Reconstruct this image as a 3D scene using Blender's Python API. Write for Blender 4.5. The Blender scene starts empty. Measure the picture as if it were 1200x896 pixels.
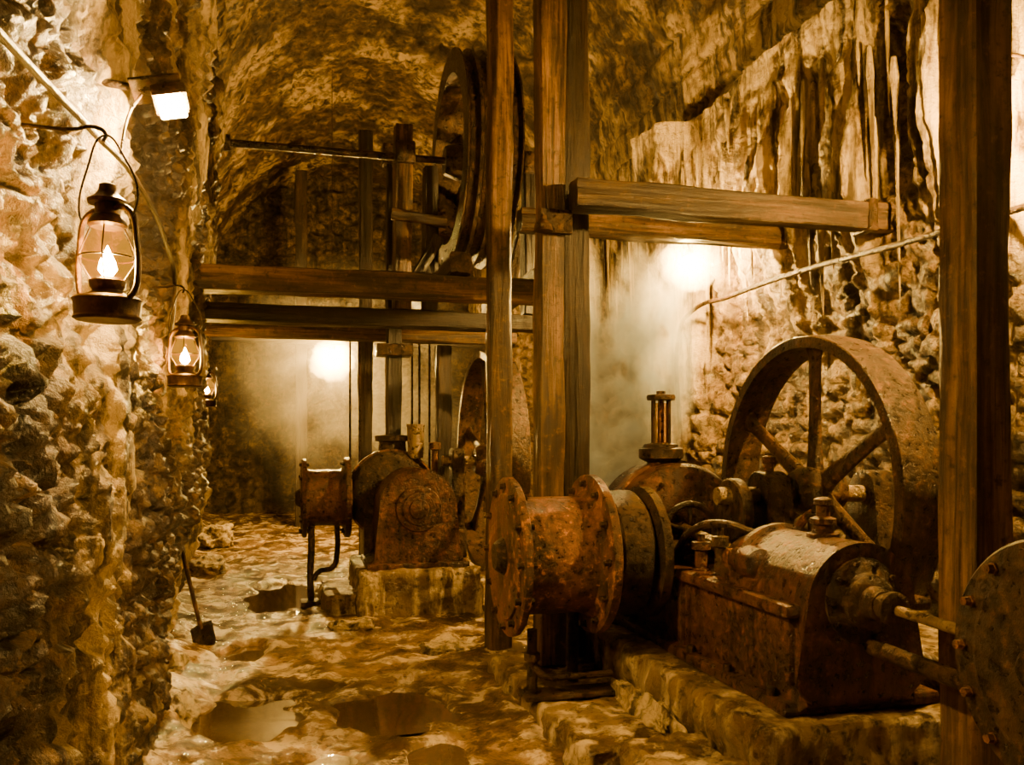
import bpy, bmesh, math, random
from mathutils import Vector, Matrix, noise
random.seed(7)
C=bpy.context.scene.collection
V=Vector
# ------------------------------------------------------------------ materials
def newmat(name):
    m=bpy.data.materials.new(name); m.use_nodes=True
    nt=m.node_tree; nt.nodes.clear()
    return m,nt
class NT:
    def __init__(s,nt): s.nt=nt; s.n=nt.nodes; s.l=nt.links
    def add(s,t,**kw):
        nd=s.n.new(t)
        for k,v in kw.items():
            if k.startswith('_'): nd.inputs[k[1:]].default_value=v
            else: setattr(nd,k,v)
        return nd
    def link(s,a,b): s.l.new(a,b)
    def coord(s,scale=(1,1,1)):
        tc=s.add('ShaderNodeTexCoord'); mp=s.add('ShaderNodeMapping'); mp.inputs['Scale'].default_value=scale
        s.link(tc.outputs['Object'],mp.inputs['Vector']); return mp.outputs[0]
    def noise(s,vec,scale,detail=6,rough=.6,dist=0):
        nd=s.add('ShaderNodeTexNoise'); nd.inputs['Scale'].default_value=scale; nd.inputs['Detail'].default_value=detail
        nd.inputs['Roughness'].default_value=rough; nd.inputs['Distortion'].default_value=dist
        s.link(vec,nd.inputs['Vector']); return nd.outputs['Fac']
    def ramp(s,fac,stops):
        r=s.add('ShaderNodeValToRGB'); e=r.color_ramp.elements
        while len(e)<len(stops): e.new(.5)
        for i,(p,c) in enumerate(stops):
            e[i].position=p
            e[i].color=(c,c,c,1) if not isinstance(c,tuple) else (c[0],c[1],c[2],1)
        s.link(fac,r.inputs[0]); return r.outputs[0]
    def mix(s,fac,a,b,mode='MIX'):
        m=s.add('ShaderNodeMix',data_type='RGBA',blend_type=mode)
        for sock,val in ((m.inputs[0],fac),(m.inputs[6],a),(m.inputs[7],b)):
            if hasattr(val,'links') : s.link(val,sock)
            elif isinstance(val,tuple): sock.default_value=(val[0],val[1],val[2],1)
            else: sock.default_value=val
        return m.outputs[2]
    def math(s,op,a,b=None):
        m=s.add('ShaderNodeMath',operation=op)
        for sock,val in ((m.inputs[0],a),(m.inputs[1],b)):
            if val is None: continue
            if hasattr(val,'links'): s.link(val,sock)
            else: sock.default_value=val
        return m.outputs[0]
    def finish(s,col,rough,bump=None,bstr=.5,bdist=.02,metal=0.,spec=.5,coat=0):
        b=s.add('ShaderNodeBsdfPrincipled'); o=s.add('ShaderNodeOutputMaterial')
        for k,val in (('Base Color',col),('Roughness',rough),('Metallic',metal)):
            if hasattr(val,'links'): s.link(val,b.inputs[k])
            elif isinstance(val,tuple): b.inputs[k].default_value=(*val,1)
            else: b.inputs[k].default_value=val
        b.inputs['Specular IOR Level'].default_value=spec
        b.inputs['Coat Weight'].default_value=coat
        if bump is not None:
            bp=s.add('ShaderNodeBump'); bp.inputs['Strength'].default_value=bstr; bp.inputs['Distance'].default_value=bdist
            s.link(bump,bp.inputs['Height']); s.link(bp.outputs[0],b.inputs['Normal'])
        s.link(b.outputs[0],o.inputs[0])

def rock(name,dark,mid,light,cream,rough=(.28,.65),scale=1.,bd=.07,stk=(.49,.62,.9)):
    m,nt=newmat(name); s=NT(nt); v=s.coord()
    n1=s.noise(v,.9*scale,4,.6); n2=s.noise(v,5*scale,9,.68,.3); n3=s.noise(v,24*scale,6,.7)
    c=s.mix(s.ramp(n1,[(.35,0.),(.65,1.)]),mid,tuple(x*.45 for x in mid))
    c=s.mix(s.ramp(n2,[(.5,0.),(.64,1.)]),c,light)
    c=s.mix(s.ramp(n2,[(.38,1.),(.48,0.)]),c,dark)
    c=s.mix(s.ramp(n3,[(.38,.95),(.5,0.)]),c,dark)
    at=s.add('ShaderNodeAttribute',attribute_name='flow')
    fl=at.outputs['Fac']
    brk=s.noise(s.coord((3,3,.8)),2.2,7,.68)
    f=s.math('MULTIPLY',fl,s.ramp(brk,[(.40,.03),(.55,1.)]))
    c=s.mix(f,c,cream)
    st=s.noise(s.coord((7,7,.45)),1.4,5,.62)
    c=s.mix(s.ramp(st,[(stk[0],0.),(stk[1],stk[2])]),c,dark)
    r=s.ramp(n2,[(.35,rough[0]),(.65,rough[1])])
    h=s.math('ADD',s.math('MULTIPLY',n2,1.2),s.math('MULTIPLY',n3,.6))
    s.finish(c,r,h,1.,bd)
    return m
M={}
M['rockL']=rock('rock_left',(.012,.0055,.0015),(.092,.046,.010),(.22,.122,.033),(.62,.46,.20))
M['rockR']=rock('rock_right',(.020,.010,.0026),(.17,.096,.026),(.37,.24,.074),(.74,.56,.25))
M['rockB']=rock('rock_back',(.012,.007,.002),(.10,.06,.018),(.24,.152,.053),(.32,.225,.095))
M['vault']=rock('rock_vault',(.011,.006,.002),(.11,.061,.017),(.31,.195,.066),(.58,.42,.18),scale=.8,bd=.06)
M['stalac']=rock('stalactite_stone',(.05,.028,.008),(.3,.2,.07),(.5,.36,.14),(.62,.47,.2))
def floormat():
    m,nt=newmat('wet_floor'); s=NT(nt); v=s.coord()
    n1=s.noise(v,1.0,6,.62,.5); n2=s.noise(v,3.4,9,.66,.5); n3=s.noise(v,16,6,.65)
    c=s.mix(s.ramp(n1,[(.42,0.),(.56,1.)]),(.07,.038,.011),(.28,.172,.06))
    c=s.mix(s.ramp(n2,[(.50,0.),(.61,.95)]),c,(.66,.495,.25))
    c=s.mix(s.ramp(n2,[(.36,.9),(.47,0.)]),c,(.032,.016,.005))
    c=s.mix(s.ramp(n3,[(.36,.8),(.47,0.)]),c,(.045,.022,.007))
    r=s.ramp(n2,[(.40,.06),(.62,.36)])
    s.finish(c,r,s.math('ADD',n2,s.math('MULTIPLY',n3,.4)),.85,.05,spec=.9)
    return m
M['floor']=floormat()
def iron(name,base,rust,amt=(.45,.65),metal=.55,rough=(.35,.7),sc=1.,crust=None,bd=.024):
    m,nt=newmat(name); s=NT(nt); v=s.coord()
    n1=s.noise(v,3*sc,8,.65,.4); n2=s.noise(v,22*sc,8,.7); n3=s.noise(s.coord((9,9,1.2)),1.5,5,.6)
    c=s.mix(s.ramp(n1,[(amt[0],0.),(amt[1],1.)]),base,rust)
    c=s.mix(s.ramp(n2,[(.52,0.),(.66,.85)]),c,tuple(min(1,x*2.0) for x in rust))
    c=s.mix(s.ramp(n2,[(.36,.85),(.46,0.)]),c,tuple(x*.4 for x in base))
    c=s.mix(s.ramp(n3,[(.5,0.),(.66,.85)]),c,tuple(x*.4 for x in base))
    if crust: c=s.mix(s.ramp(n2,[(.57,0.),(.63,.9)]),c,crust)
    r=s.ramp(n2,[(.35,rough[0]),(.65,rough[1])])
    mt=s.ramp(n1,[(amt[0],metal),(amt[1],metal*.35)])
    s.finish(c,r,s.math('ADD',n2,s.math('MULTIPLY',n1,.6)),1.,bd,metal=mt)
    return m
M['iron']=iron('dark_iron',(.022,.0125,.006),(.066,.032,.0095),rough=(.22,.48))
M['rust']=iron('rusty_iron',(.034,.014,.004),(.175,.064,.012),(.38,.62),.35,(.24,.58),crust=(.40,.175,.036))
M['redrust']=iron('red_rust',(.030,.012,.0045),(.108,.038,.009),(.4,.68),.35,(.2,.5))
M['wheel']=iron('wheel_iron',(.032,.017,.0065),(.10,.046,.013),(.4,.7),.45,(.22,.48))
M['steel']=iron('worn_steel',(.35,.26,.14),(.2,.12,.045),(.5,.75),.9,(.2,.45))
def wood(name,axis,dark,light):
    m,nt=newmat(name); s=NT(nt)
    sc=[14,14,14]; sc[axis]=.7; sc2=[3,3,3]; sc2[axis]=.5
    g=s.noise(s.coord(tuple(sc)),1.6,8,.65,.5); b=s.noise(s.coord(tuple(sc2)),1.2,4,.6); f=s.noise(s.coord(),18,8,.7)
    c=s.mix(s.ramp(g,[(.38,0.),(.6,1.)]),dark,light)
    c=s.mix(s.ramp(b,[(.42,.9),(.6,0.)]),c,tuple(x*.5 for x in dark))
    c=s.mix(s.ramp(f,[(.56,0.),(.72,.5)]),c,tuple(min(1,x*1.5) for x in light))
    c=s.mix(s.ramp(f,[(.34,.9),(.46,0.)]),c,tuple(x*.5 for x in dark))
    s.finish(c,.42,s.math('ADD',s.math('MULTIPLY',g,1.3),s.math('MULTIPLY',f,.4)),1.,.022)
    return m
for i,a in enumerate('xyz'):
    M['wood'+a]=wood('timber_'+a,i,(.03,.0135,.004),(.225,.116,.029))
    M['dwood'+a]=wood('dark_timber_'+a,i,(.012,.0065,.0022),(.052,.027,.008))
    M['mwood'+a]=wood('weathered_timber_'+a,i,(.018,.009,.003),(.11,.055,.015))
def concrete():
    m,nt=newmat('mineral_concrete'); s=NT(nt); v=s.coord()
    n1=s.noise(v,2.3,8,.65,.3); n2=s.noise(v,14,9,.7); n3=s.noise(s.coord((5,5,.7)),1.6,6,.6)
    c=s.mix(s.ramp(n1,[(.38,0.),(.6,1.)]),(.07,.038,.010),(.26,.165,.05))
    c=s.mix(s.ramp(n3,[(.48,0.),(.63,.9)]),c,(.72,.55,.27))
    c=s.mix(s.ramp(n2,[(.36,.92),(.48,0.)]),c,(.025,.013,.004))
    s.finish(c,s.ramp(n1,[(.4,.12),(.6,.55)]),s.math('ADD',n2,n1),1.,.05); return m
M['conc']=concrete()
def water():
    m,nt=newmat('puddle_water'); s=NT(nt)
    s.finish((.095,.058,.021),.02,s.noise(s.coord(),12,3,.55),.14,.012,spec=1.,coat=1.); return m
M['water']=water()
def emis(name,col,st):
    m,nt=newmat(name); s=NT(nt); e=s.add('ShaderNodeEmission'); e.inputs[0].default_value=(*col,1); e.inputs[1].default_value=st
    o=s.add('ShaderNodeOutputMaterial'); s.link(e.outputs[0],o.inputs[0]); return m
WARM=(1,.55,.11)
def glass(name,tint,glow,gl=1.):
    m,nt=newmat(name); s=NT(nt)
    t=s.add('ShaderNodeBsdfTransparent'); t.inputs[0].default_value=(*tint,1)
    g=s.add('ShaderNodeBsdfGlossy'); g.inputs['Roughness'].default_value=.08
    lw=s.add('ShaderNodeLayerWeight'); lw.inputs[0].default_value=.2
    fac=s.math('MULTIPLY',lw.outputs['Facing'],gl)
    mx=s.add('ShaderNodeMixShader'); s.link(fac,mx.inputs[0]); s.link(t.outputs[0],mx.inputs[1]); s.link(g.outputs[0],mx.inputs[2])
    g.inputs[0].default_value=(.8,.45,.08,1)
    o=s.add('ShaderNodeOutputMaterial')
    if glow>0:
        e=s.add('ShaderNodeEmission'); e.inputs[0].default_value=(1,.46,.02,1); e.inputs[1].default_value=glow
        ad=s.add('ShaderNodeAddShader'); s.link(mx.outputs[0],ad.inputs[0]); s.link(e.outputs[0],ad.inputs[1]); s.link(ad.outputs[0],o.inputs[0])
    else: s.link(mx.outputs[0],o.inputs[0])
    return m
M['lglass']=glass('lantern_glass',(.40,.24,.045),.55,.03)
M['glass']=glass('clear_glass',(.8,.65,.4),0)
M['flame']=emis('flame',(1,.83,.5),4600)
M['lbrass']=iron('lantern_metal',(.035,.016,.005),(.085,.04,.010),(.4,.7),.7,(.3,.5),bd=.003)
M['bulbR']=emis('bulb_right',WARM,4800)
M['bulbF']=emis('bulb_far',WARM,5600)
M['flood']=emis('flood_face',(1,.59,.16),4700)
M['bulbW']=emis('bulb_wall',WARM,7000)
M['bulbFill']=emis('bulb_fill',WARM,330)
M['rope']=wood('rope_fibre',1,(.02,.010,.003),(.06,.032,.010))

# ------------------------------------------------------------------ mesh helpers
def grp(name,loc):
    e=bpy.data.objects.new(name,None); e.location=loc; e.empty_display_size=.1; C.objects.link(e); return e
def fin(name,bm,mat,parent=None,smooth=True,angle=35):
    bmesh.ops.recalc_face_normals(bm,faces=bm.faces[:])
    me=bpy.data.meshes.new(name); bm.to_mesh(me); bm.free()
    o=bpy.data.objects.new(name,me); C.objects.link(o)
    me.materials.append(M[mat] if isinstance(mat,str) else mat)
    if smooth:
        for p in me.polygons: p.use_smooth=True
        try: me.set_sharp_from_angle(angle=math.radians(angle))
        except Exception: pass
    if parent is not None:
        o.parent=parent; o.matrix_parent_inverse=Matrix.Translation(parent.location).inverted()
    return o
def frame(axis):
    a=V(axis).normalized(); h=V((0,0,1)) if abs(a.z)<.9 else V((1,0,0))
    u=a.cross(h).normalized(); w=a.cross(u).normalized(); return a,u,w
def lathe_bm(bm,prof,org,axis,seg=40,closed=False):
    a,u,w=frame(axis); o=V(org); rings=[]
    for t,r in prof:
        if r<1e-5: rings.append([bm.verts.new(o+a*t)])
        else: rings.append([bm.verts.new(o+a*t+(u*math.cos(2*math.pi*i/seg)+w*math.sin(2*math.pi*i/seg))*r) for i in range(seg)])
    prs=list(zip(rings,rings[1:]))
    if closed: prs.append((rings[-1],rings[0]))
    for A,B in prs:
        if len(A)==1 and len(B)==1: continue
        for i in range(seg):
            j=(i+1)%seg
            if len(A)==1: bm.faces.new((A[0],B[i],B[j]))
            elif len(B)==1: bm.faces.new((A[i],B[0],A[j]))
            else: bm.faces.new((A[i],B[i],B[j],A[j]))
def lathe(name,prof,org,axis,mat,parent=None,seg=40,closed=False):
    bm=bmesh.new(); lathe_bm(bm,prof,org,axis,seg,closed); return fin(name,bm,mat,parent)
def cap(p):
    return [(p[0][0],0)]+p+[(p[-1][0],0)]
def rod_bm(bm,p0,p1,r,r2=None,seg=12):
    p0=V(p0);p1=V(p1);L=(p1-p0).length; r2=r if r2 is None else r2
    lathe_bm(bm,cap([(0,r),(L,r2)]),p0,p1-p0,seg)
def rod(name,p0,p1,r,mat,parent=None,r2=None,seg=20):
    bm=bmesh.new(); rod_bm(bm,p0,p1,r,r2,seg); return fin(name,bm,mat,parent)
def bolts(name,org,axis,R,n,r,h,mat,parent,ph=0):
    a,u,w=frame(axis); bm=bmesh.new()
    for i in range(n):
        t=2*math.pi*i/n+ph; p=V(org)+(u*math.cos(t)+w*math.sin(t))*R
        lathe_bm(bm,cap([(0,r*1.35),(h*.3,r*1.35),(h*.31,r),(h,r),(h*1.05,r*.55)]),p,a,6)
    return fin(name,bm,mat,parent)
def box_bm(bm,c,s,bev=.012,rot=None,seg=2):
    r=bmesh.ops.create_cube(bm,size=1.0); vs=r['verts']
    bmesh.ops.scale(bm,vec=V(s),verts=vs)
    if bev>0:
        es=list({e for v in vs for e in v.link_edges})
        res=bmesh.ops.bevel(bm,geom=es,offset=bev,segments=seg,affect='EDGES',profile=.5)
        vs=list({v for f in res['faces'] for v in f.verts}|{v for v in vs if v.is_valid})
        st=list(vs); seen=set(vs)
        while st:
            v=st.pop()
            for e in v.link_edges:
                o=e.other_vert(v)
                if o not in seen: seen.add(o); st.append(o)
        vs=list(seen)
    if rot is not None: bmesh.ops.rotate(bm,cent=V((0,0,0)),matrix=rot,verts=vs)
    bmesh.ops.translate(bm,vec=V(c),verts=vs)
def box(name,c,s,mat,parent=None,bev=.012,rot=None):
    bm=bmesh.new(); box_bm(bm,c,s,bev,rot); return fin(name,bm,mat,parent)
def bx(name,x0,x1,y0,y1,z0,z1,mat,parent=None,bev=.012):
    return box(name,((x0+x1)/2,(y0+y1)/2,(z0+z1)/2),(x1-x0,y1-y0,z1-z0),mat,parent,bev)
def tube(name,pts,r,mat,parent=None,res=3,cyc=False):
    cu=bpy.data.curves.new(name+'_c','CURVE'); cu.dimensions='3D'; cu.bevel_depth=r; cu.bevel_resolution=res; cu.resolution_u=8; cu.use_fill_caps=True
    sp=cu.splines.new('BEZIER'); sp.bezier_points.add(len(pts)-1)
    for b,p in zip(sp.bezier_points,pts): b.co=p; b.handle_left_type=b.handle_right_type='AUTO'
    sp.use_cyclic_u=cyc
    t=bpy.data.objects.new('tmp',cu); C.objects.link(t)
    dg=bpy.context.evaluated_depsgraph_get(); me=bpy.data.meshes.new_from_object(t.evaluated_get(dg)); bpy.data.objects.remove(t)
    bm=bmesh.new(); bm.from_mesh(me); me.materials.clear() ; return fin(name,bm,mat,parent)
def extr(name,poly,axis,a0,a1,mat,parent=None,bev=.0):
    bm=bmesh.new()
    P=(lambda u,z,a: V((u,a,z))) if axis=='y' else (lambda u,z,a: V((a,u,z)))
    A=[bm.verts.new(P(u,z,a0)) for u,z in poly]; B=[bm.verts.new(P(u,z,a1)) for u,z in poly]
    fa=bm.faces.new(A); fb=bm.faces.new(B); n=len(poly)
    for i in range(n): bm.faces.new((A[i],A[(i+1)%n],B[(i+1)%n],B[i]))
    if bev>0:
        es=list(fa.edges)+list(fb.edges)
        bmesh.ops.bevel(bm,geom=es,offset=bev,segments=3,affect='EDGES',profile=.5)
    return fin(name,bm,mat,parent)
def timber(name,p0,p1,w,h,mat,parent=None,seed=0,amp=.016):
    p0=V(p0);p1=V(p1); a=(p1-p0).normalized(); L=(p1-p0).length
    up=V((0,0,1)) if abs(a.z)<.9 else V((0,1,0))
    u=a.cross(up).normalized(); v=u.cross(a).normalized()
    n=max(2,int(L/.05)); ch=.012; prof=[]
    corners=[(-1,-1),(1,-1),(1,1),(-1,1)]
    k=5
    for ci in range(4):
        x0,y0=corners[ci]; x1,y1=corners[(ci+1)%4]
        ax,ay=x0*w/2,y0*h/2; bx_,by=x1*w/2,y1*h/2
        d=V((bx_-ax,by-ay)); l=d.length; d/=l
        for j in range(k+1):
            t=ch+(l-2*ch)*j/k; prof.append((ax+d.x*t,ay+d.y*t))
    bm=bmesh.new(); rings=[]
    for i in range(n+1):
        ring=[]
        for (x,y) in prof:
            q=p0+a*(L*i/n)+u*x+v*y
            s=V((x*9+seed*3.1,y*9,L*i/n*1.6+seed)); dn=noise.fractal(s,1,2,3)
            s2=V((x*34+seed,y*34,L*i/n*.6)); gr=noise.noise(s2)
            off=(u*x+v*y).normalized()*(amp*dn+amp*.8*gr)
            bowx=noise.noise(V((L*i/n*.5,seed*1.7,0)))*.012
            ring.append(bm.verts.new(q+off+u*bowx))
        rings.append(ring)
    m=len(prof)
    for A,B in zip(rings,rings[1:]):
        for i in range(m): bm.faces.new((A[i],A[(i+1)%m],B[(i+1)%m],B[i]))
    bm.faces.new(rings[0]); bm.faces.new(rings[-1])
    return fin(name,bm,mat,parent,angle=40)
def sst(x,a,b):
    t=min(1,max(0,(x-a)/(b-a))); return t*t*(3-2*t)
def lerp_path(pts,y):
    if y<=pts[0][0]: return pts[0][1]
    for (a,xa),(b,xb) in zip(pts,pts[1:]):
        if y<=b: t=(y-a)/(b-a); return xa+(xb-xa)*t
    return pts[-1][1]
def grid(name,nu,nv,fn,mat):
    verts=[];fl=[];faces=[]
    for i in range(nu+1):
        for j in range(nv+1):
            p,f=fn(i/nu,j/nv); verts.append(p); fl.append(f)
    for i in range(nu):
        for j in range(nv):
            a=i*(nv+1)+j; faces.append((a,a+1,a+nv+2,a+nv+1))
    me=bpy.data.meshes.new(name); me.from_pydata(verts,[],faces)
    at=me.attributes.new('flow','FLOAT','POINT'); at.data.foreach_set('value',fl)
    me.materials.append(M[mat]); me.shade_smooth()
    o=bpy.data.objects.new(name,me); C.objects.link(o); return o
fr=noise.fractal
# ------------------------------------------------------------------ room shell
LP=[(-2,-.76),(2.4,-.69),(4.7,-.69),(6.4,-.70),(7.5,-.74),(8.3,-1.0),(9.5,-1.15),(15,-1.5),(19.3,-1.78)]
SP=4.75
def stones(a,b,sx,sy,seed=0,jit=.25,e=.28):
    w=jit*noise.noise(V((a*2,b*2,seed))); w2=jit*noise.noise(V((a*2,b*2,seed+9)))
    d,_=noise.voronoi(V((a*sx+w,b*sy+w2,seed)))
    return sst(d[1]-d[0],.0,e)
def fL(u,v):
    y=-2+21.3*(u**1.6); z=-.1+5.0*v
    x=lerp_path(LP,y)
    x-=.22*(1-sst(z,.1,1.3))*sst(y,4.2,6.6)
    x+=.10*sst(z,2.6,4.4)
    flow=sst(fr(V((y*1.3+3,z*.25,5)),1,2,3),-.12,.22)*sst(noise.noise(V((y*.8,z*.45,40))),-.4,.15)
    flow*=.35+.65*sst(noise.noise(V((y*3.1,z*1.6,60))),-.3,.1)
    flow=max(flow,1.*math.exp(-((y-3.35-.25*noise.noise(V((z*1.3,0,0))))/.5)**2)*sst(noise.noise(V((y*3,z*1.5,66))),-.5,-.05)*(1-sst(z,3.1,3.8)))
    flow*=.06+.94*sst(y,2.5,3.0)
    d=.10*noise.noise(V((y*1.1,z*1.1,1)))
    st=stones(y,z,3.6,8.0,2,.5,.2)
    d+=(1-flow*.9)*(.05*st-.025)
    f1=fr(V((y*4.3,z*4.3,3)),.7,2.1,6)
    d+=.06*f1+.03*(1-2*abs(fr(V((y*9,z*9,7)),.8,2.1,3)))*(.4+.6*(1-flow))
    d+=.010*fr(V((y*26,z*26,0)),.8,2,2)
    rib=abs(noise.noise(V((y*5.5+.4*noise.noise(V((y,z*1.5,2))),z*.7,11))))
    d+=flow*(.09*(1-2.4*rib))
    lump=noise.voronoi(V((y*9,z*6,3)))[0][0]
    d+=flow*.035*(1-lump*1.8)
    return V((x+max(-.13,min(.13,d)),y,z)),min(1,flow*1.1)
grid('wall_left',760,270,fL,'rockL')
RX=4.15
def fR(u,v):
    y=-2+21.3*(u**1.25); z=-.1+5.0*v
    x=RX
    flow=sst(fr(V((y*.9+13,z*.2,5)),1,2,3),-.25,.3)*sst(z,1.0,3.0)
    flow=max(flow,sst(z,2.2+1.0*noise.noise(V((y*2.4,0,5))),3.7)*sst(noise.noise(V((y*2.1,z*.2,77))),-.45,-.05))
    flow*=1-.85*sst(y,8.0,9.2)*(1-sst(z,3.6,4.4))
    far=sst(y,8.0,9.5)
    d=.2*noise.noise(V((y*.55,z*.5,21)))
    d+=(1-flow*.9)*(.06+.07*far)*(stones(y,z,3.8-1.6*far,7.5-3*far,8,.4,.24)-.5)
    d+=.055*fr(V((y*3,z*3,9)),.8,2.1,5)*(1-.5*flow)+.012*fr(V((y*18,z*18,4)),.8,2,2)
    wv=.35*noise.noise(V((y*1.3,z*.8,90)))
    rib=abs(noise.noise(V((y*3.6+wv,z*.25,31))))
    rib2=abs(noise.noise(V((y*9+wv*2,z*.35,51))))
    rib3=abs(noise.noise(V((y*19+wv*3,z*.6,71))))
    d+=flow*(.20*(1-2.4*rib)+.12*(1-2.2*rib2)+.05*(1-2*rib3))*(1-.8*sst(z,4.3,4.65))
    d+=.18*sst(z,4.35,4.6)
    d+=.28*sst(y,8.1,8.2)*(1-sst(y,8.75,8.9))
    return V((x-d,y,z)),flow
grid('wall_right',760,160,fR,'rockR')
def fV(u,v):
    y=-2+21.3*u; t=math.pi*v
    xl=lerp_path(LP,y)+.1; xr=RX-.02; cx=(xl+xr)/2; hw=(xr-xl)/2+.02; rise=2.6
    n=V((math.cos(t),0,math.sin(t)))
    p=V((cx-hw*n.x,y,SP+rise*n.z))
    s=v*8
    d=.04*fr(V((s*.7,y*.4,3)),.9,2,3)+.035*fr(V((s*3.4,y*1.0,7)),.75,2.1,4)+.022*fr(V((s*10,y*3,7)),.8,2.1,4)
    cs=s*2.6; row=math.floor(cs); fy=y*1.1+.5*(row%2)+.3*noise.noise(V((row*3.1,y*.7,0)))
    eg=min(abs((cs%1)-.5)*-1+.5,abs((fy%1)-.5)*-1+.5)
    d-=.05*(1-sst(eg,.0,.11))*sst(noise.noise(V((s,y*.6,50))),-.4,.0)
    flow=sst(fr(V((s*.9,y*.8,17)),.8,2,4),.0,.4)*.8
    flow=max(flow,sst(abs(v-.5),.37,.46)*.85)
    rdg=abs(noise.noise(V((y*3.0,s*.6,5)))); d+=flow*.06*(1-2.5*rdg)
    return p+V((n.x,0,-n.z))*(d),flow
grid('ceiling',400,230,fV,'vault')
def fB(u,v):
    x=-2.1+6.5*u; z=-.1+8.2*v
    d=.10*stones(x,z,2.6,5.0,5,.6,.35)+.10*noise.noise(V((x*.8,z*.8,2)))+.07*fr(V((x*4,z*4,2)),.8,2,5)
    return V((x,19.1-d,z)),.3*sst(noise.noise(V((x*.9,z*.4,8))),0,.4)
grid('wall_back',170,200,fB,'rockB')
def fN(u,v):
    x=-2.1+6.5*u; z=-.1+8.2*v
    return V((x,-1.8+.08*fr(V((x*2,z*2,2)),.9,2,4),z)),.2
grid('wall_front',60,60,fN,'rockB')
PUD=[(-.27,5.05,.34,.42),(.60,5.0,.36,.36),(0.1,4.15,.24,.24),(-.05,9.0,.42,.8),(-.35,6.6,.2,.25),(.72,4.2,.16,.2)]
def fF(u,v):
    x=-2.1+6.5*v; y=-2+21.3*u**1.2
    h=.035+.035*noise.noise(V((x*.9,y*.9,1)))+.034*fr(V((x*3,y*3,2)),.85,2,5)+.008*fr(V((x*13,y*13,2)),.8,2,3)
    xl=lerp_path(LP,y)-.22*sst(y,4.2,6.6)
    h+=.16*(1-sst(x-xl,.05,.45))*(.6+.6*noise.noise(V((x*3,y*2.5,3))))
    for (a,b,rx,ry) in PUD:
        if abs(x-a)>rx*2 or abs(y-b)>ry*2: continue
        w=.4*fr(V((x*3.4,y*3.4,a*5)),.9,2,3)
        r=math.hypot((x-a)/rx,(y-b)/ry)+w
        k=1-sst(r,.75,1.12)
        h=h*(1-k)+(-.03)*k
    return V((x,y,max(h,-.04))),0
grid('floor',560,220,fF,'floor')
for (a,b,rx,ry) in PUD:
    bm=bmesh.new(); c=[]
    for i in range(48):
        t=2*math.pi*i/48; k=1.15+.08*noise.noise(V((math.cos(t),math.sin(t),a)))
        c.append(bm.verts.new(V((a+rx*k*math.cos(t),b+ry*k*math.sin(t),.008))))
    bm.faces.new(c); fin('puddle',bm,'water',smooth=False)
bm=bmesh.new()
for i in range(120):
    y=random.uniform(3.2,11)
    x=RX-random.uniform(.14,.30); z=random.uniform(3.4,4.7)
    L=random.uniform(.25,1.1); r=random.uniform(.010,.028)
    pr=[(-.1,0),(-.08,r*.7)]+[(L*k/8,r*(1-k/8)**.7*(1+.2*random.uniform(-1,1))+.003) for k in range(1,8)]+[(L,0)]
    lathe_bm(bm,pr,(x,y,z),(random.uniform(.0,.05),random.uniform(-.03,.03),-1),8)
st=fin('stalactites',bm,'stalac')
at=st.data.attributes.new('flow','FLOAT','POINT'); at.data.foreach_set('value',[.8]*len(st.data.vertices))
def lump(name,c,s,mat,seed):
    bm=bmesh.new(); bmesh.ops.create_icosphere(bm,subdivisions=5,radius=1)
    for v in bm.verts:
        d=1+.4*fr(v.co*1.6+V((seed,0,0)),.8,2,5)
        v.co=V((c[0]+v.co.x*s[0]*d,c[1]+v.co.y*s[1]*d,c[2]+v.co.z*s[2]*d))
    o=fin(name,bm,mat,angle=180)
    at=o.data.attributes.new('flow','FLOAT','POINT'); at.data.foreach_set('value',[1.0]*len(o.data.vertices)); return o
for i,(c,s) in enumerate([((-1.05,13.3,.14),(.28,.4,.2)),((-.95,10.6,.08),(.25,.35,.14)),((-.78,6.0,.06),(.16,.25,.12)),((1.15,6.3,.02),(.2,.16,.07)),((-.62,5.2,.03),(.1,.3,.1)),
      ((1.80,4.15,.16),(.07,.4,.12)),((.5,7.2,.02),(.2,.12,.08))]):
    lump('flowstone_mound',c,s,'rockR',i*3.3)

# ------------------------------------------------------------------ timbers
def post(x,y,z0,z1,w,d,mat,seed,name='timber_post'): return timber(name,(x,y,z0),(x,y,z1),w,d,mat,None,seed)
post(1.50,6.15,0,6.95,.165,.16,'woodz',1)
post(1.615,5.25,.17,7.0,.17,.17,'woodz',2)
post(1.83,5.42,.17,7.0,.17,.20,'dwoodz',3)
post(2.80,3.00,0,6.9,.19,.2,'woodz',4)
post(1.58,9.0,0,2.6,.15,.15,'dwoodz',5)
post(.86,10.1,0,5.2,.15,.15,'dwoodz',6)
post(.2,15.75,0,6.4,.2,.2,'dwoodz',16)
timber('timber_beam',(-1.3,15.5,3.4),(3.9,15.5,3.4),.2,.2,'dwoodx',None,18)
timber('timber_beam',(-.85,6.62,2.785),(2.1,6.62,2.785),.2,.19,'woodx',None,7)
timber('timber_beam',(-.95,7.5,2.655),(2.3,7.5,2.655),.2,.15,'dwoodx',None,8)
timber('timber_beam',(-1.1,8.7,2.665),(2.3,8.7,2.665),.18,.13,'woodx',None,9)
timber('timber_beam',(1.72,5.08,3.13),(4.1,5.08,3.13),.17,.18,'mwoodx',None,10)
timber('timber_beam',(1.7,6.3,3.28),(4.1,6.3,3.28),.17,.17,'woodx',None,11)
timber('timber_beam',(1.28,6.45,2.965),(1.28,8.9,2.965),.17,.16,'woody',None,12)
timber('timber_beam',(2.05,6.45,2.965),(2.05,8.9,2.965),.15,.16,'dwoody',None,13)
g=grp('beam_end_strap',(3.84,5.08,3.13))
bx('strap',3.80,3.87,4.98,5.18,3.02,3.24,'iron',g,.01)
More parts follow.
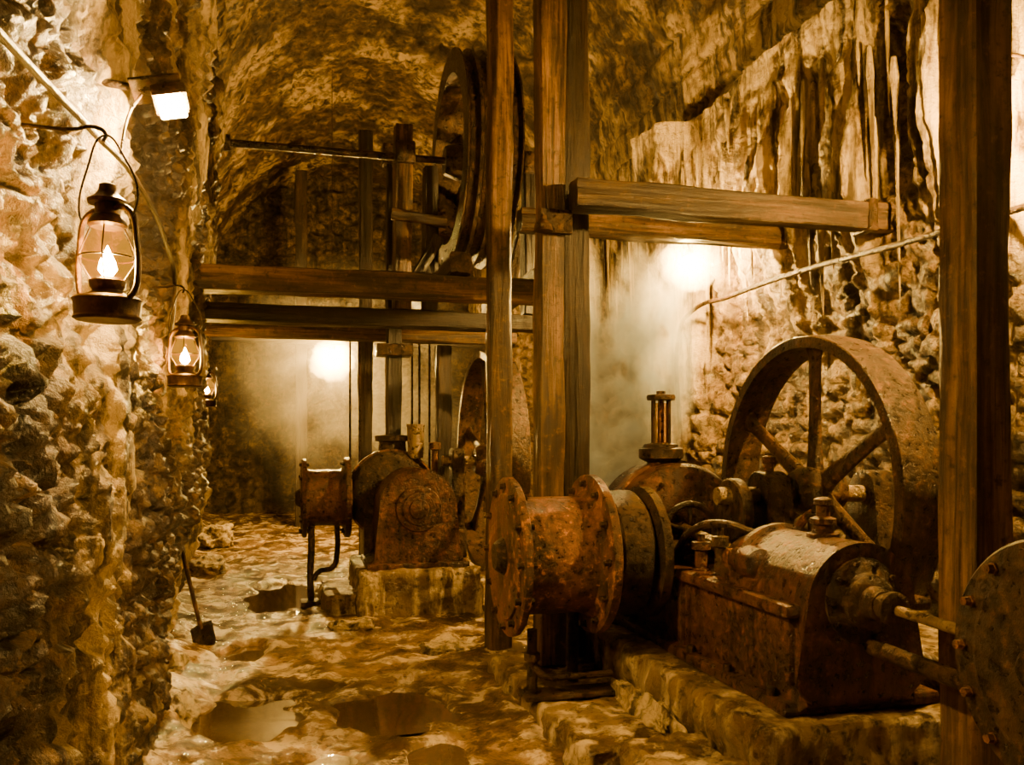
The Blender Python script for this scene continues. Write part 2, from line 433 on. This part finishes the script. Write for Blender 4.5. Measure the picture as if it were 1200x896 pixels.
g=grp('post_bracket',(1.6,5.15,3.0))
bx('plate',1.52,1.73,5.12,5.165,2.9,3.05,'iron',g,.006)
lathe('cone_cap',cap([(0,.02),(.03,.025),(.06,.055),(.1,.06)]),(1.53,5.1,3.0),(0,0,-1),'iron',g)

# ------------------------------------------------------------------ sheave (overhead pulley)
def rim_wheel(g,x0,w,R,y,z,th,hub,nsp,mat,grooves=0,ph=0.,spw=.05,shaft=None):
    if grooves:
        prof=[(0,R-th),(0,R)]
        for i in range(grooves):
            a=w*(i+.12)/grooves; b=w*(i+.88)/grooves
            prof+= [(a,R),(a+.02,R-.05),(b-.02,R-.05),(b,R)]
        prof+=[(w,R),(w,R-th)]
    else: prof=[(0,R-th),(0,R-.006),(.006,R),(w*.5,R+.012),(w-.006,R),(w,R-.006),(w,R-th),(w-.03,R-th-.005),(w*.5,R-th*.8),(.03,R-th-.005)]
    lathe('rim',prof,(x0,y,z),(1,0,0),mat,g,96,True)
    cxx=x0+w/2
    lathe('hub',cap([(0,hub*.75),(.01,hub*.8),(w*.25,hub),(w*.9,hub),(w+.05,hub*.8),(w+.06,hub*.75)]),(x0-.03,y,z),(1,0,0),mat,g,36)
    bm=bmesh.new()
    for i in range(nsp):
        t=ph+2*math.pi*i/nsp; d=V((0,math.sin(t),math.cos(t))); s=V((0,math.cos(t),-math.sin(t)))
        rings=[]
        for q,(rr,ww) in enumerate([(hub*.7,spw*1.35),(hub*1.3,spw*1.1),(R*.55,spw*.85),(R-th-.06,spw*.9),(R-th*.6,spw*1.5)]):
            c=V((cxx,y,z))+d*rr
            rings.append([bm.verts.new(c+s*ww*math.cos(2*math.pi*m/12)+V((1,0,0))*ww*.55*math.sin(2*math.pi*m/12)) for m in range(12)])
        for A,B in zip(rings,rings[1:]):
            for m in range(12): bm.faces.new((A[m],A[(m+1)%12],B[(m+1)%12],B[m]))
    fin('spokes',bm,mat,g)
g=grp('overhead_sheave',(1.6,7.5,4.08))
rim_wheel(g,1.36,.46,.93,7.5,4.08,.2,.16,8,'iron',4,.2,.06)
rod('axle',(-.85,7.5,4.08),(2.55,7.5,4.08),.032,'iron',g)
lathe('collar',cap([(0,.07),(.08,.07)]),(-.56,7.5,4.08),(1,0,0),'iron',g)
bx('wall_bearing',-.72,-.55,7.42,7.58,3.98,4.18,'iron',g,.015)
bx('bearing_block',.88,1.06,7.38,7.62,4.0,4.2,'iron',g,.02)
bx('bearing_block_b',2.04,2.2,7.38,7.62,4.0,4.2,'iron',g,.02)
g=grp('sheave_frame',(1.1,7.5,2.75))
for nm,x,z1,mt,w in (('upright_a',.96,4.35,'woodz',.15),('upright_b',1.2,4.0,'dwoodz',.12),('upright_c',2.13,4.02,'dwoodz',.15)):
    timber(nm,(x,7.5,2.74),(x,7.5,z1),w,.16,mt,g,x)
timber('brace',(.96,7.3,2.85),(1.25,7.3,3.35),.07,.09,'dwoodz',g,3)
timber('cross_tie',(.85,7.38,3.55),(1.33,7.38,3.5),.05,.09,'woodx',g,4)
timber('brace_b',(2.13,8.6,2.85),(2.13,7.6,3.8),.1,.1,'dwoody',g,5)

# ------------------------------------------------------------------ near engine
g=grp('concrete_plinth',(2.3,4.3,0))
def rough_box(name,x0,x1,y0,y1,z0,z1,g,seed,amp=.04,st=.035):
    bm=bmesh.new(); 
    nx=max(2,int((x1-x0)/st)); ny=max(2,int((y1-y0)/st)); nz=max(2,int((z1-z0)/st))
    idx={}
    def vert(i,j,k):
        if (i,j,k) not in idx:
            p=V((x0+(x1-x0)*i/nx,y0+(y1-y0)*j/ny,z0+(z1-z0)*k/nz))
            o=V((0,0,0))
            if i in(0,nx): o.x=1 if i else -1
            if j in(0,ny): o.y=1 if j else -1
            if k in(0,nz): o.z=1 if k else -1
            e=abs(o.x)+abs(o.y)+abs(o.z)
            d=amp*fr(p*4.2+V((seed,0,0)),.75,2,5)+amp*.4*noise.noise(p*13)-(.018 if e>1 else 0)
            if k==nz and e==1: d*=.4
            idx[(i,j,k)]=bm.verts.new(p+o.normalized()*d)
        return idx[(i,j,k)]
    def q(*a): bm.faces.new([vert(*t) for t in a])
    for i in range(nx):
        for j in range(ny):
            for k in (0,nz): q((i,j,k),(i+1,j,k),(i+1,j+1,k),(i,j+1,k))
    for i in range(nx):
        for k in range(nz):
            for j in (0,ny): q((i,j,k),(i+1,j,k),(i+1,j,k+1),(i,j,k+1))
    for j in range(ny):
        for k in range(nz):
            for i in (0,nx): q((i,j,k),(i,j+1,k),(i,j+1,k+1),(i,j,k+1))
    return fin(name,bm,'conc',g,angle=60)
rough_box('main_block',1.88,2.9,3.12,5.9,-.05,.4,g,1)
rough_box('low_step',1.30,1.87,3.7,5.6,-.05,.17,g,2,.055)
rough_box('toe_step',1.48,1.88,2.9,3.68,-.05,.22,g,3,.055)
rough_box('wheel_pit_wall',3.2,3.9,3.3,5.6,-.05,.5,g,4)
g=grp('steam_engine',(2.42,4.3,.4))
bx('bed_frame',2.12,2.80,3.32,5.6,.44,.84,'redrust',g,.03)
bx('bed_foot',2.06,2.86,3.26,5.66,.40,.46,'redrust',g,.015)
bx('bed_lip',2.08,2.84,3.28,5.62,.82,.88,'redrust',g,.018)
bm=bmesh.new()
for y in (4.35,5.15): box_bm(bm,(2.11,y,.64),(.04,.04,.36),.008)
fin('bed_ribs',bm,'redrust',g)
bm=bmesh.new()
for y in (3.4,3.8,4.2,4.6,5.0): lathe_bm(bm,cap([(0,.022),(.035,.022)]),(2.085,y,.46),(0,0,1),6)
fin('bed_bolts',bm,'iron',g)
def dprof(cx,r,zc,zb,flare=0.):
    pts=[(cx-r-flare,zb),(cx-r-flare,zb+.06),(cx-r,zb+.1)]
    for i in range(25):
        t=math.pi-math.pi*i/24; pts.append((cx+r*math.cos(t),zc+r*math.sin(t)))
    pts+=[(cx+r,zb+.1),(cx+r+flare,zb+.06),(cx+r+flare,zb)]; return pts
extr('cylinder_block',dprof(2.42,.27,.88,.42,.03),'y',3.22,3.86,'redrust',g,.06)
lathe('cylinder_flange',cap([(0,.28),(.01,.295),(.05,.295),(.06,.28)]),(2.42,3.84,.88),(0,1,0),'redrust',g,48)
lathe('cylinder_back',cap([(0,.24),(.22,.22),(.25,.17)]),(2.42,3.88,.88),(0,1,0),'iron',g,40)
lathe('front_cover',cap([(0,.19),(.02,.185),(.03,.15),(.04,.125),(.05,.12),(.07,.12),(.08,.105),(.085,.075),(.14,.07),(.15,.06)]),(2.42,3.23,.90),(0,-1,0),'iron',g,44)
bolts('cover_bolts',(2.42,3.21,.9),(0,-1,0),.165,10,.012,.025,'iron',g)
lathe('stuffing_box',cap([(0,.055),(.05,.055),(.055,.07),(.08,.07),(.09,.045)]),(2.42,3.09,.90),(0,-1,0),'iron',g,24)
rod('piston_rod',(2.42,3.15,.90),(2.47,2.0,.86),.022,'steel',g)
rod('guide_rod',(2.45,3.2,.70),(2.5,2.0,.66),.036,'iron',g)
lathe('oil_cup',cap([(0,.075),(.03,.075),(.035,.05),(.07,.045),(.075,.06),(.10,.06),(.11,.032),(.16,.03),(.165,.042),(.19,.042),(.2,.02)]),(2.43,3.52,1.13),(0,0,1),'redrust',g,24)
lathe('valve_chest',cap([(0,.06),(.01,.075),(.12,.08),(.13,.065),(.22,.06)]),(2.19,3.66,1.0),(0,1,0),'redrust',g,28)
lathe('valve_rod_joint',cap([(0,.05),(.09,.05)]),(2.14,3.9,1.0),(1,0,0),'rust',g,20)
rod('connecting_rod',(2.3,4.75,1.07),(2.32,3.86,.95),.032,'steel',g,.045)
lathe('crosshead',cap([(0,.07),(.14,.07)]),(2.25,4.0,.97),(1,0,0),'iron',g,24)
bm=bmesh.new(); pr=[(.02*math.sin(2*math.pi*i/10),.165+.02*math.cos(2*math.pi*i/10)) for i in range(10)]
lathe_bm(bm,pr,(2.32,4.68,1.05),(0,1,0),40,True)
for i in range(5):
    t=2*math.pi*i/5+.3; rod_bm(bm,(2.32,4.68,1.05),(2.32+.16*math.cos(t),4.68,1.05+.16*math.sin(t)),.013)
lathe_bm(bm,cap([(-.03,.04),(.25,.035)]),(2.32,4.68,1.05),(0,1,0),16)
fin('hand_wheel',bm,'iron',g)
R=.43
pr=[(0,.12),(0,.30),(.02,.33),(.03,.37),(.06,R-.02),(.10,R),(.5,R),(.56,R-.03),(.6,R-.1),(.61,.1)]
lathe('gear_casing',cap(pr),(2.42,4.9,1.02),(0,1,0),'redrust',g,56)
lathe('casing_band',cap([(0,R+.02),(.05,R+.02)]),(2.42,5.12,1.02),(0,1,0),'rust',g,56)
bolts('casing_bolts',(2.42,4.93,1.02),(0,-1,0),.345,12,.014,.03,'iron',g)
bx('casing_foot',2.1,2.76,4.95,5.45,.86,1.0,'iron',g,.02)
lx,ly=2.37,5.2
lathe('lubricator_base',cap([(0,.09),(.03,.09),(.05,.13),(.06,.145),(.12,.145),(.13,.12),(.15,.11),(.16,.06)]),(lx,ly,1.42),(0,0,1),'iron',g,32)
lathe('lubricator_glass',cap([(0,.055),(.26,.055)]),(lx,ly,1.58),(0,0,1),'glass',g,24)
lathe('lubricator_core',cap([(0,.02),(.3,.02)]),(lx,ly,1.57),(0,0,1),'steel',g,16)
bm=bmesh.new()
for t in (0,1,2,3): 
    a=t*math.pi/2+.5; rod_bm(bm,(lx+.07*math.cos(a),ly+.07*math.sin(a),1.57),(lx+.07*math.cos(a),ly+.07*math.sin(a),1.87),.009,None,8)
fin('lubricator_stays',bm,'iron',g)
lathe('lubricator_cap',cap([(0,.09),(.02,.095),(.035,.09),(.04,.03),(.06,.03)]),(lx,ly,1.86),(0,0,1),'iron',g,28)
rod('crank_shaft',(2.35,4.4,1.28),(3.9,4.4,1.28),.05,'steel',g,seg=24)
extr('bearing_pedestal',[(4.18,.87),(4.22,.95),(4.28,1.1),(4.28,1.3)]+[(4.4+.12*math.cos(math.pi-math.pi*i/12),1.3+.12*math.sin(math.pi*i/12)) for i in range(13)]+[(4.52,1.1),(4.58,.95),(4.62,.87)],'x',2.6,2.76,'iron',g,.012)
extr('outer_pedestal',[(4.18,.48),(4.26,1.1),(4.28,1.3)]+[(4.4+.12*math.cos(math.pi-math.pi*i/12),1.3+.12*math.sin(math.pi*i/12)) for i in range(13)]+[(4.54,1.1),(4.62,.48)],'x',3.3,3.46,'iron',g,.012)
lathe('bearing_oiler',cap([(0,.03),(.05,.03),(.055,.04),(.09,.04),(.1,.015)]),(2.68,4.4,1.41),(0,0,1),'rust',g,16)
lathe('crank_disc',cap([(0,.17),(.01,.18),(.06,.18),(.07,.16)]),(2.42,4.4,1.2),(1,0,0),'iron',g,36)
for i,(x,y,z,r,h) in enumerate([(2.2,4.3,.86,.035,.22),(2.22,4.12,.86,.03,.28),(2.62,4.0,.86,.05,.25),(2.7,4.85,.86,.05,.3),(2.55,4.68,.86,.04,.36),(2.68,3.95,1.05,.03,.2)]):
    lathe('valve_stem',cap([(0,r*1.4),(.03,r*1.4),(.035,r),(h*.6,r),(h*.62,r*1.5),(h*.8,r*1.5),(h*.82,r*.6),(h,r*.6)]),(x,y,z),(0,0,1),'iron' if i%2 else 'redrust',g,18)
tube('steam_pipe',[(2.2,4.6,.95),(2.15,4.3,1.1),(2.2,4.05,1.16),(2.35,3.9,1.1)],.022,'iron',g)
tube('drain_pipe',[(2.72,3.9,1.1),(2.78,4.1,1.2),(2.74,4.3,1.05),(2.76,4.7,1.0)],.025,'rust',g)
g=grp('flywheel',(2.97,4.4,.4))
rim_wheel(g,2.86,.25,.9,4.4,1.30,.065,.14,6,'wheel',0,0,.055)

def winch_drum(x0,y,z,R,rb,L,g,mat,nb):
    lathe('flange_left',cap([(0,R*.42),(.0,R*.78),(.012,R*.8),(.012,R*.97),(.02,R),(.05,R),(.058,R*.98)]),(x0,y,z),(1,0,0),mat,g,64)
    lathe('barrel',cap([(0,rb*1.12),(.03,rb*1.02),(.08,rb),(L-.08,rb),(L-.03,rb*1.02),(L,rb*1.12)]),(x0+.05,y,z),(1,0,0),mat,g,64)
    lathe('flange_right',cap([(0,R*.99),(.008,R*1.02),(.05,R*1.02),(.058,R)]),(x0+.05+L,y,z),(1,0,0),mat,g,64)
    lathe('hub_boss',cap([(0,R*.16),(.02,R*.2),(.05,R*.24),(.055,R*.36),(.08,R*.38)]),(x0-.05,y,z),(1,0,0),'iron',g,36)
    bolts('flange_bolts',(x0+.012,y,z),(-1,0,0),R*.88,nb,R*.04,R*.07,'iron',g)
    bolts('flange_bolts_inner',(x0+.05,y,z),(1,0,0),R*.88,nb,R*.04,R*.08,'iron',g)
    bolts('flange_bolts_right',(x0+.05+L,y,z),(-1,0,0),R*.9,nb,R*.04,R*.08,'iron',g)
g=grp('winch_drum',(1.5,4.68,.17))
winch_drum(1.16,4.66,.945,.445,.33,.44,g,'rust',12)
lathe('brake_body',cap([(0,.33),(.04,.36),(.2,.36),(.24,.32),(.26,.38),(.31,.38),(.32,.3)]),(1.72,4.66,.945),(1,0,0),'iron',g,56)
rod('drum_shaft',(1.2,4.66,.945),(2.25,4.66,.945),.06,'iron',g)
rod('front_leg',(1.30,4.55,.55),(1.30,4.55,.18),.028,'iron',g)
rod('rear_leg',(1.62,4.8,.6),(1.62,4.8,.18),.035,'iron',g)
bx('foot_plate',1.24,1.78,4.45,4.62,.175,.205,'iron',g,.008)
tube('drain_elbow',[(1.30,4.55,.36),(1.36,4.5,.3),(1.5,4.5,.29),(1.75,4.5,.29)],.02,'iron',g)
lathe('leg_collar',cap([(0,.045),(.04,.045)]),(1.30,4.55,.38),(0,0,1),'iron',g,16)
lathe('leg_collar_b',cap([(0,.05),(.03,.05)]),(1.30,4.55,.19),(0,0,1),'iron',g,16)

g=grp('flanged_disc_wheel',(2.2,2.0,0))
lathe('disc',cap([(0,.1),(0,.28),(.01,.3),(.01,.375),(.02,.385),(.07,.385),(.08,.36)]),(2.13,2.0,.93),(1,0,0),'iron',g,72)
bolts('disc_bolts',(2.14,2.0,.93),(-1,0,0),.34,14,.015,.03,'rust',g)
lathe('disc_hub',cap([(0,.05),(.02,.07),(.08,.09),(.5,.09)]),(2.06,2.0,.93),(1,0,0),'iron',g,32)
extr('pedestal',[(1.8,0),(1.86,.7),(1.88,1.0),(2.12,1.0),(2.14,.7),(2.2,0)],'x',2.3,2.5,'iron',g,.02)

# ------------------------------------------------------------------ middle machine
g=grp('concrete_footing',(1.1,8.1,0)); rough_box('footing_block',.58,1.68,7.5,8.75,-.05,.45,g,6)
rough_box('footing_side',.3,.6,7.7,8.6,-.05,.22,g,7)
g=grp('winch_motor',(1.1,7.9,.45))
extr('motor_housing',dprof(1.12,.35,.99,.45,.09),'y',7.62,8.15,'redrust',g,.04)
lathe('end_cover',cap([(0,.2),(.015,.21),(.03,.2),(.035,.15),(.045,.145),(.05,.09),(.07,.085),(.08,.05)]),(1.12,7.63,.98),(0,-1,0),'redrust',g,40)
bolts('end_bolts',(1.12,7.61,.98),(0,-1,0),.175,8,.012,.025,'iron',g)
bx('motor_foot',.66,1.58,7.58,8.3,.44,.5,'redrust',g,.01)
lathe('rear_casing',cap([(0,.3),(.03,.37),(.08,.42),(.42,.42),(.46,.36),(.5,.28)]),(.96,8.2,1.07),(0,1,0),'iron',g,48)
lathe('casing_collar',cap([(0,.44),(.05,.44)]),(.96,8.3,1.07),(0,1,0),'rust',g,48)
bx('casing_seat',.68,1.3,8.2,8.68,.45,.85,'iron',g,.02)
lathe('casing_cap',cap([(0,.2),(.05,.2),(.06,.14),(.16,.13),(.17,.17),(.22,.17),(.23,.07)]),(.98,8.45,1.42),(0,0,1),'iron',g,28)
bx('switch_box',1.45,1.6,7.8,8.0,.5,.78,'iron',g,.015)
lathe('coupling',cap([(0,.14),(.1,.14),(.11,.2),(.16,.2),(.17,.1),(.3,.1)]),(.58,8.4,1.05),(1,0,0),'iron',g,32)
lathe('oil_can',cap([(0,.075),(.3,.085),(.31,.09),(.33,.09)]),(1.19,8.3,1.42),(0,0,1),'steel',g,24)
lathe('side_cylinder',cap([(0,.14),(.02,.17),(.4,.17),(.42,.2),(.46,.2),(.47,.1),(.56,.08)]),(1.42,8.45,.5),(0,0,1),'iron',g,28)
lathe('gauge_pipe',cap([(0,.03),(.35,.03),(.36,.06),(.42,.06),(.43,.02)]),(1.36,8.2,1.15),(0,0,1),'rust',g,18)
rod('motor_shaft',(1.4,8.0,1.4),(2.2,8.0,1.4),.05,'steel',g)
bx('shaft_bearing',1.48,1.6,7.88,8.12,.5,1.52,'iron',g,.03)
g=grp('winch_drum',(.35,8.45,0))
winch_drum(.10,8.45,1.04,.38,.27,.36,g,'redrust',10)
rod('drum_shaft',(.1,8.45,1.04),(.7,8.45,1.04),.05,'iron',g)
tube('leg_pipe',[(.2,8.4,.8),(.2,8.38,.55),(.19,8.38,.3),(.2,8.38,.02)],.032,'iron',g)
tube('leg_pipe_b',[(.44,8.4,.8),(.44,8.38,.5),(.40,8.36,.38),(.27,8.36,.34),(.22,8.36,.26)],.026,'iron',g)
bx('leg_foot',.1,.52,8.28,8.48,.02,.07,'iron',g,.008)
g=grp('flywheel',(1.85,8.0,.3))
rim_wheel(g,1.74,.24,1.05,8.0,1.40,.07,.15,6,'wheel',0,.25,.055)
g=grp('vertical_drive_column',(.99,8.5,1.6))
timber('column',(.99,8.45,1.62),(.99,8.45,4.5),.14,.14,'dwoodz',g,21)
bx('clamp',.82,1.17,8.33,8.57,2.42,2.54,'iron',g,.015)
bx('clamp_b',.88,1.10,8.36,8.54,4.3,4.5,'iron',g,.015)
bm=bmesh.new()
for x in (.62,.72,1.28,1.36,1.47): rod_bm(bm,(x,9.2,.8),(x,9.2,2.9),.012,None,8)
fin('hanging_rods',bm,'iron',g)
g=grp('iron_tank',(1.2,9.5,0))
lathe('tank',cap([(0,.2),(.02,.22),(.9,.22),(.93,.2),(.95,.08),(1.05,.08)]),(1.2,9.7,.02),(0,0,1),'iron',g,32)

# ------------------------------------------------------------------ lanterns
def lantern(loc,s=1.,flip=1):
    x,y,z=loc; g=grp('oil_lantern',loc)
    T=lambda p:(x+p[0]*s,y+p[1]*s,z+p[2]*s)
    def L(n,prof,m,seg=36): return lathe(n,[(a*s,r*s) for a,r in prof],loc,(0,0,1),m,g,seg)
    L('tank',cap([(0,.074),(.006,.082),(.012,.078),(.045,.080),(.052,.084),(.058,.078),(.068,.045),(.078,.034)]),'lbrass')
    L('burner',cap([(.07,.03),(.085,.042),(.1,.044),(.108,.036)]),'lbrass')
    L('globe',[(.105,.036),(.12,.046),(.145,.058),(.17,.060),(.2,.050),(.225,.038),(.238,.036)],'lglass')
    L('chimney',cap([(.236,.04),(.242,.048),(.25,.046),(.268,.034),(.27,.03),(.295,.03),(.297,.046),(.305,.048),(.318,.03),(.33,.022),(.345,.02),(.35,.01)]),'lbrass')
    L('flame',[(.11,0),(.115,.012),(.13,.023),(.15,.019),(.172,.009),(.192,0)],'flame',12)
    for k,sg in enumerate((-1,1)):
        ux,uy=.75*sg,-.66*sg
        pts=[(.07*ux,.07*uy,.05),(.1*ux,.1*uy,.07),(.112*ux,.112*uy,.12),(.106*ux,.106*uy,.2),(.09*ux,.09*uy,.262),(.05*ux,.05*uy,.285),(.03*ux,.03*uy,.285)]
        tube('side_tube_%d'%k,[T(p) for p in pts],.0075*s,'lbrass',g)
    bm=bmesh.new(); 
    for i in range(4):
        a=i*math.pi/2
        pts=[(.04,.105),(.064,.145),(.066,.17),(.055,.2),(.04,.238)]
        for (r0,z0),(r1,z1) in zip(pts,pts[1:]): rod_bm(bm,T((r0*math.cos(a),r0*math.sin(a),z0)),T((r1*math.cos(a),r1*math.sin(a),z1)),.002*s,None,6)
    pr=[(.002*s*math.sin(2*math.pi*i/6)+.16*s,.066*s+.002*s*math.cos(2*math.pi*i/6)) for i in range(6)]
    lathe_bm(bm,pr,loc,(0,0,1),28,True)
    fin('globe_guard',bm,'lbrass',g)
    q=.07
    tube('bail_handle',[T(p) for p in ((-q,q,.25),(-.085,.085,.3),(-.06,.06,.4),(-.01,.0,.47),(.05,-.05,.4),(.085,-.085,.3),(q,-q,.25))],.0028*s,'iron',g)
    tube('wall_hook',[T(p) for p in ((-.01,0,.455),(-.005,0,.475),(-.03,0,.49),(-.08,0,.48),(-.2,0,.48))],.005*s,'iron',g)
lantern((-.475,2.50,1.92),1.06); lantern((-.52,4.66,1.87),1.06); lantern((-.74,8.3,1.90),1.1)

# ------------------------------------------------------------------ lamps
g=grp('flood_lamp',(-.43,3.2,2.8))
n=V((.22,-.28,-.93)).normalized(); rot=V((0,0,-1)).rotation_difference(n).to_matrix()
c=V((-.40,3.2,2.77))
box('housing',c-n*.03,(.12,.12,.05),'iron',g,.012,rot)
box('lens',c+n*.004,(.088,.095,.028),'flood',g,.006,rot)
box('hood',c-n*.055+V((-.04,0,.01)),(.17,.135,.012),'iron',g,.004,rot)
rod('arm',(-.74,3.22,2.85),tuple(c-n*.05),.014,'iron',g)
tube('cord',[(-.5,3.2,2.80),(-.53,3.12,2.69),(-.55,3.1,2.55)],.005,'iron',g)
def bulb(name,p,r,m,top,wall=None):
    g=grp(name,p)
    lathe('glass_bulb',[(0,0)]+[(r-r*math.cos(t),r*math.sin(t)) for t in [math.pi*i/7 for i in range(1,7)]]+[(2*r,0)],(p[0],p[1],p[2]-r),(0,0,1),m,g,12)
    lathe('socket',cap([(0,r*.5),(.06,r*.55),(.07,r*.3)]),(p[0],p[1],p[2]+r*.95),(0,0,1),'iron',g,16)
    if wall: tube('bracket',[(p[0],p[1],p[2]+r+.06),(p[0],p[1],p[2]+r+.13),((p[0]+wall[0])/2,p[1],p[2]+r+.17),wall],.01,'iron',g)
    else: rod('cord',(p[0],p[1],p[2]+r+.05),(p[0],p[1],top),.005,'iron',g)
bulb('wall_lamp',(3.46,7.0,3.17),.075,'bulbR',0,(4.1,7.0,3.4))
bulb('fill_lamp',(.62,13.2,2.86),.09,'bulbF',7.2)
bulb('wall_lamp',(3.5,3.6,3.35),.055,'bulbW',0,(4.05,3.6,3.6))
bulb('fill_lamp',(1.0,.9,4.0),.045,'bulbFill',7.2)  # added fill light out of view, brightens the camera side; no known source

# ------------------------------------------------------------------ pipes, rope, shovel
tube('wall_pipe',[(3.84,y,2.88+.03*math.sin(y*1.3)) for y in (1.5,3,4.5,6,7.0,7.7)]+[(3.8,7.85,2.75),(3.8,7.87,1.5)],.021,'iron')
tube('wall_rope',[(-.57,.6,2.3),(-.57,1.9,2.42),(-.56,2.7,2.5),(-.55,3.4,2.56),(-.55,4.2,2.5),(-.6,4.9,2.35),(-.66,5.1,2.1)],.010,'rope')
g=grp('shovel',(-.64,6.75,0))
top=V((-.74,6.45,.82)); bot=V((-.64,6.72,.2))
rod('handle',bot,top,.016,'woodz',g); 
rod('grip',top+V((-.0,-.06,0)),top+V((0,.06,0)),.015,'woodz',g)
bm=bmesh.new(); d=(bot-top).normalized(); s=V((.8,.45,.1)); s=(s-d*s.dot(d)).normalized(); nn=d.cross(s)
rows=[]
for i in range(8):
    t=i/7; w=.085*(1 if t<.65 else math.sqrt(max(0.02,1-((t-.65)/.36)**2)))
    rows.append([bm.verts.new(bot-d*.04+d*(.25*t)+s*w*k/3+nn*(.02*(k/3)**2)) for k in range(-3,4)])
for A,B in zip(rows,rows[1:]):
    for k in range(6): bm.faces.new((A[k],A[k+1],B[k+1],B[k]))
o=fin('blade',bm,'iron',g); md=o.modifiers.new('s','SOLIDIFY'); md.thickness=.004

# ------------------------------------------------------------------ steam
def steam_and_halo(name,loc,sc,dens,seed,amp=.45):
    m,nt=newmat(name+'_vol'); s=NT(nt)
    v=s.add('ShaderNodeVolumeScatter'); v.inputs['Color'].default_value=(1,.86,.62,1); v.inputs['Anisotropy'].default_value=.15
    v.inputs['Density'].default_value=dens
    o=s.add('ShaderNodeOutputMaterial'); s.link(v.outputs[0],o.inputs['Volume'])
    bm=bmesh.new(); bmesh.ops.create_icosphere(bm,subdivisions=4,radius=1)
    for q in bm.verts:
        d=1+amp*fr(q.co*1.7+V((seed,seed,0)),.8,2,5)
        q.co=V((loc[0]+q.co.x*sc[0]*d,loc[1]+q.co.y*sc[1]*d,loc[2]+q.co.z*sc[2]*d))
    return fin(name,bm,m,angle=180)
def wisps(name,loc,sc,dens,seed,freq=2.2,an=.2,lo=.45,hi=.6,zs=.9):
    m,nt=newmat(name+'_vol'); s=NT(nt)
    tc=s.add('ShaderNodeTexCoord')
    ln=s.add('ShaderNodeVectorMath',operation='LENGTH'); s.link(tc.outputs['Object'],ln.inputs[0])
    fall=s.math('MAXIMUM',s.math('SUBTRACT',1.0,ln.outputs['Value']),0.0)
    fall=s.math('MINIMUM',s.math('MULTIPLY',fall,1.9),1.0)
    mp=s.add('ShaderNodeMapping'); mp.inputs['Location'].default_value=(seed,seed,0); mp.inputs['Scale'].default_value=(1.,1.,zs)
    s.link(tc.outputs['Object'],mp.inputs[0])
    nz=s.ramp(s.noise(mp.outputs[0],freq,2,.55,1.),[(lo,.0),(hi,1.)])
    dn=s.math('MULTIPLY',s.math('MULTIPLY',fall,nz),dens)
    v=s.add('ShaderNodeVolumeScatter'); v.inputs['Color'].default_value=(1,.88,.66,1); v.inputs['Anisotropy'].default_value=an
    s.link(dn,v.inputs['Density']); o=s.add('ShaderNodeOutputMaterial'); s.link(v.outputs[0],o.inputs['Volume'])
    bm=bmesh.new(); bmesh.ops.create_icosphere(bm,subdivisions=3,radius=1)
    o=fin(name,bm,m); o.location=loc; o.scale=sc
    return o
steam_and_halo('lamp_halo_steam',(.62,13.15,2.8),(.32,.32,.32),.9,4,.2)  # dense steam ball added around the far bulb to imitate its bloom halo
steam_and_halo('lamp_halo_steam',(3.46,6.95,3.17),(.26,.26,.26),.8,1,.2)  # same added halo for the right bulb: lens bloom and steam in one volume
wisps('lamp_halo_steam',(.9,12.4,2.3),(2.1,2.0,2.0),.17,3.3,2.1)
wisps('lamp_halo_steam',(2.12,6.1,2.0),(.26,.26,1.2),8.5,8.1,1.3,.3,.38,.6,2.6)
wisps('lamp_halo_steam',(2.58,6.15,2.15),(.28,.25,1.05),6.5,2.1,1.4,.3,.38,.6,2.6)
wisps('lamp_halo_steam',(3.0,6.5,2.3),(.28,.28,.95),5.5,5.7,1.4,.3,.38,.6,2.4)
wisps('lamp_halo_steam',(2.35,6.1,1.4),(.65,.35,.42),6.0,6.7,1.8,.3,.38,.6,1.)

# ------------------------------------------------------------------ world + camera
w=bpy.data.worlds.new('World'); bpy.context.scene.world=w; w.use_nodes=True
w.node_tree.nodes['Background'].inputs[0].default_value=(.02,.012,.006,1); w.node_tree.nodes['Background'].inputs[1].default_value=.2
cd=bpy.data.cameras.new('Camera'); cam=bpy.data.objects.new('Camera',cd); C.objects.link(cam)
cam.location=(0,0,1.6); cam.rotation_euler=(math.radians(90),0,math.radians(-14.6))
cd.sensor_width=36; cd.lens=30; cd.shift_y=67/1200; cd.clip_start=.05
bpy.context.scene.camera=cam
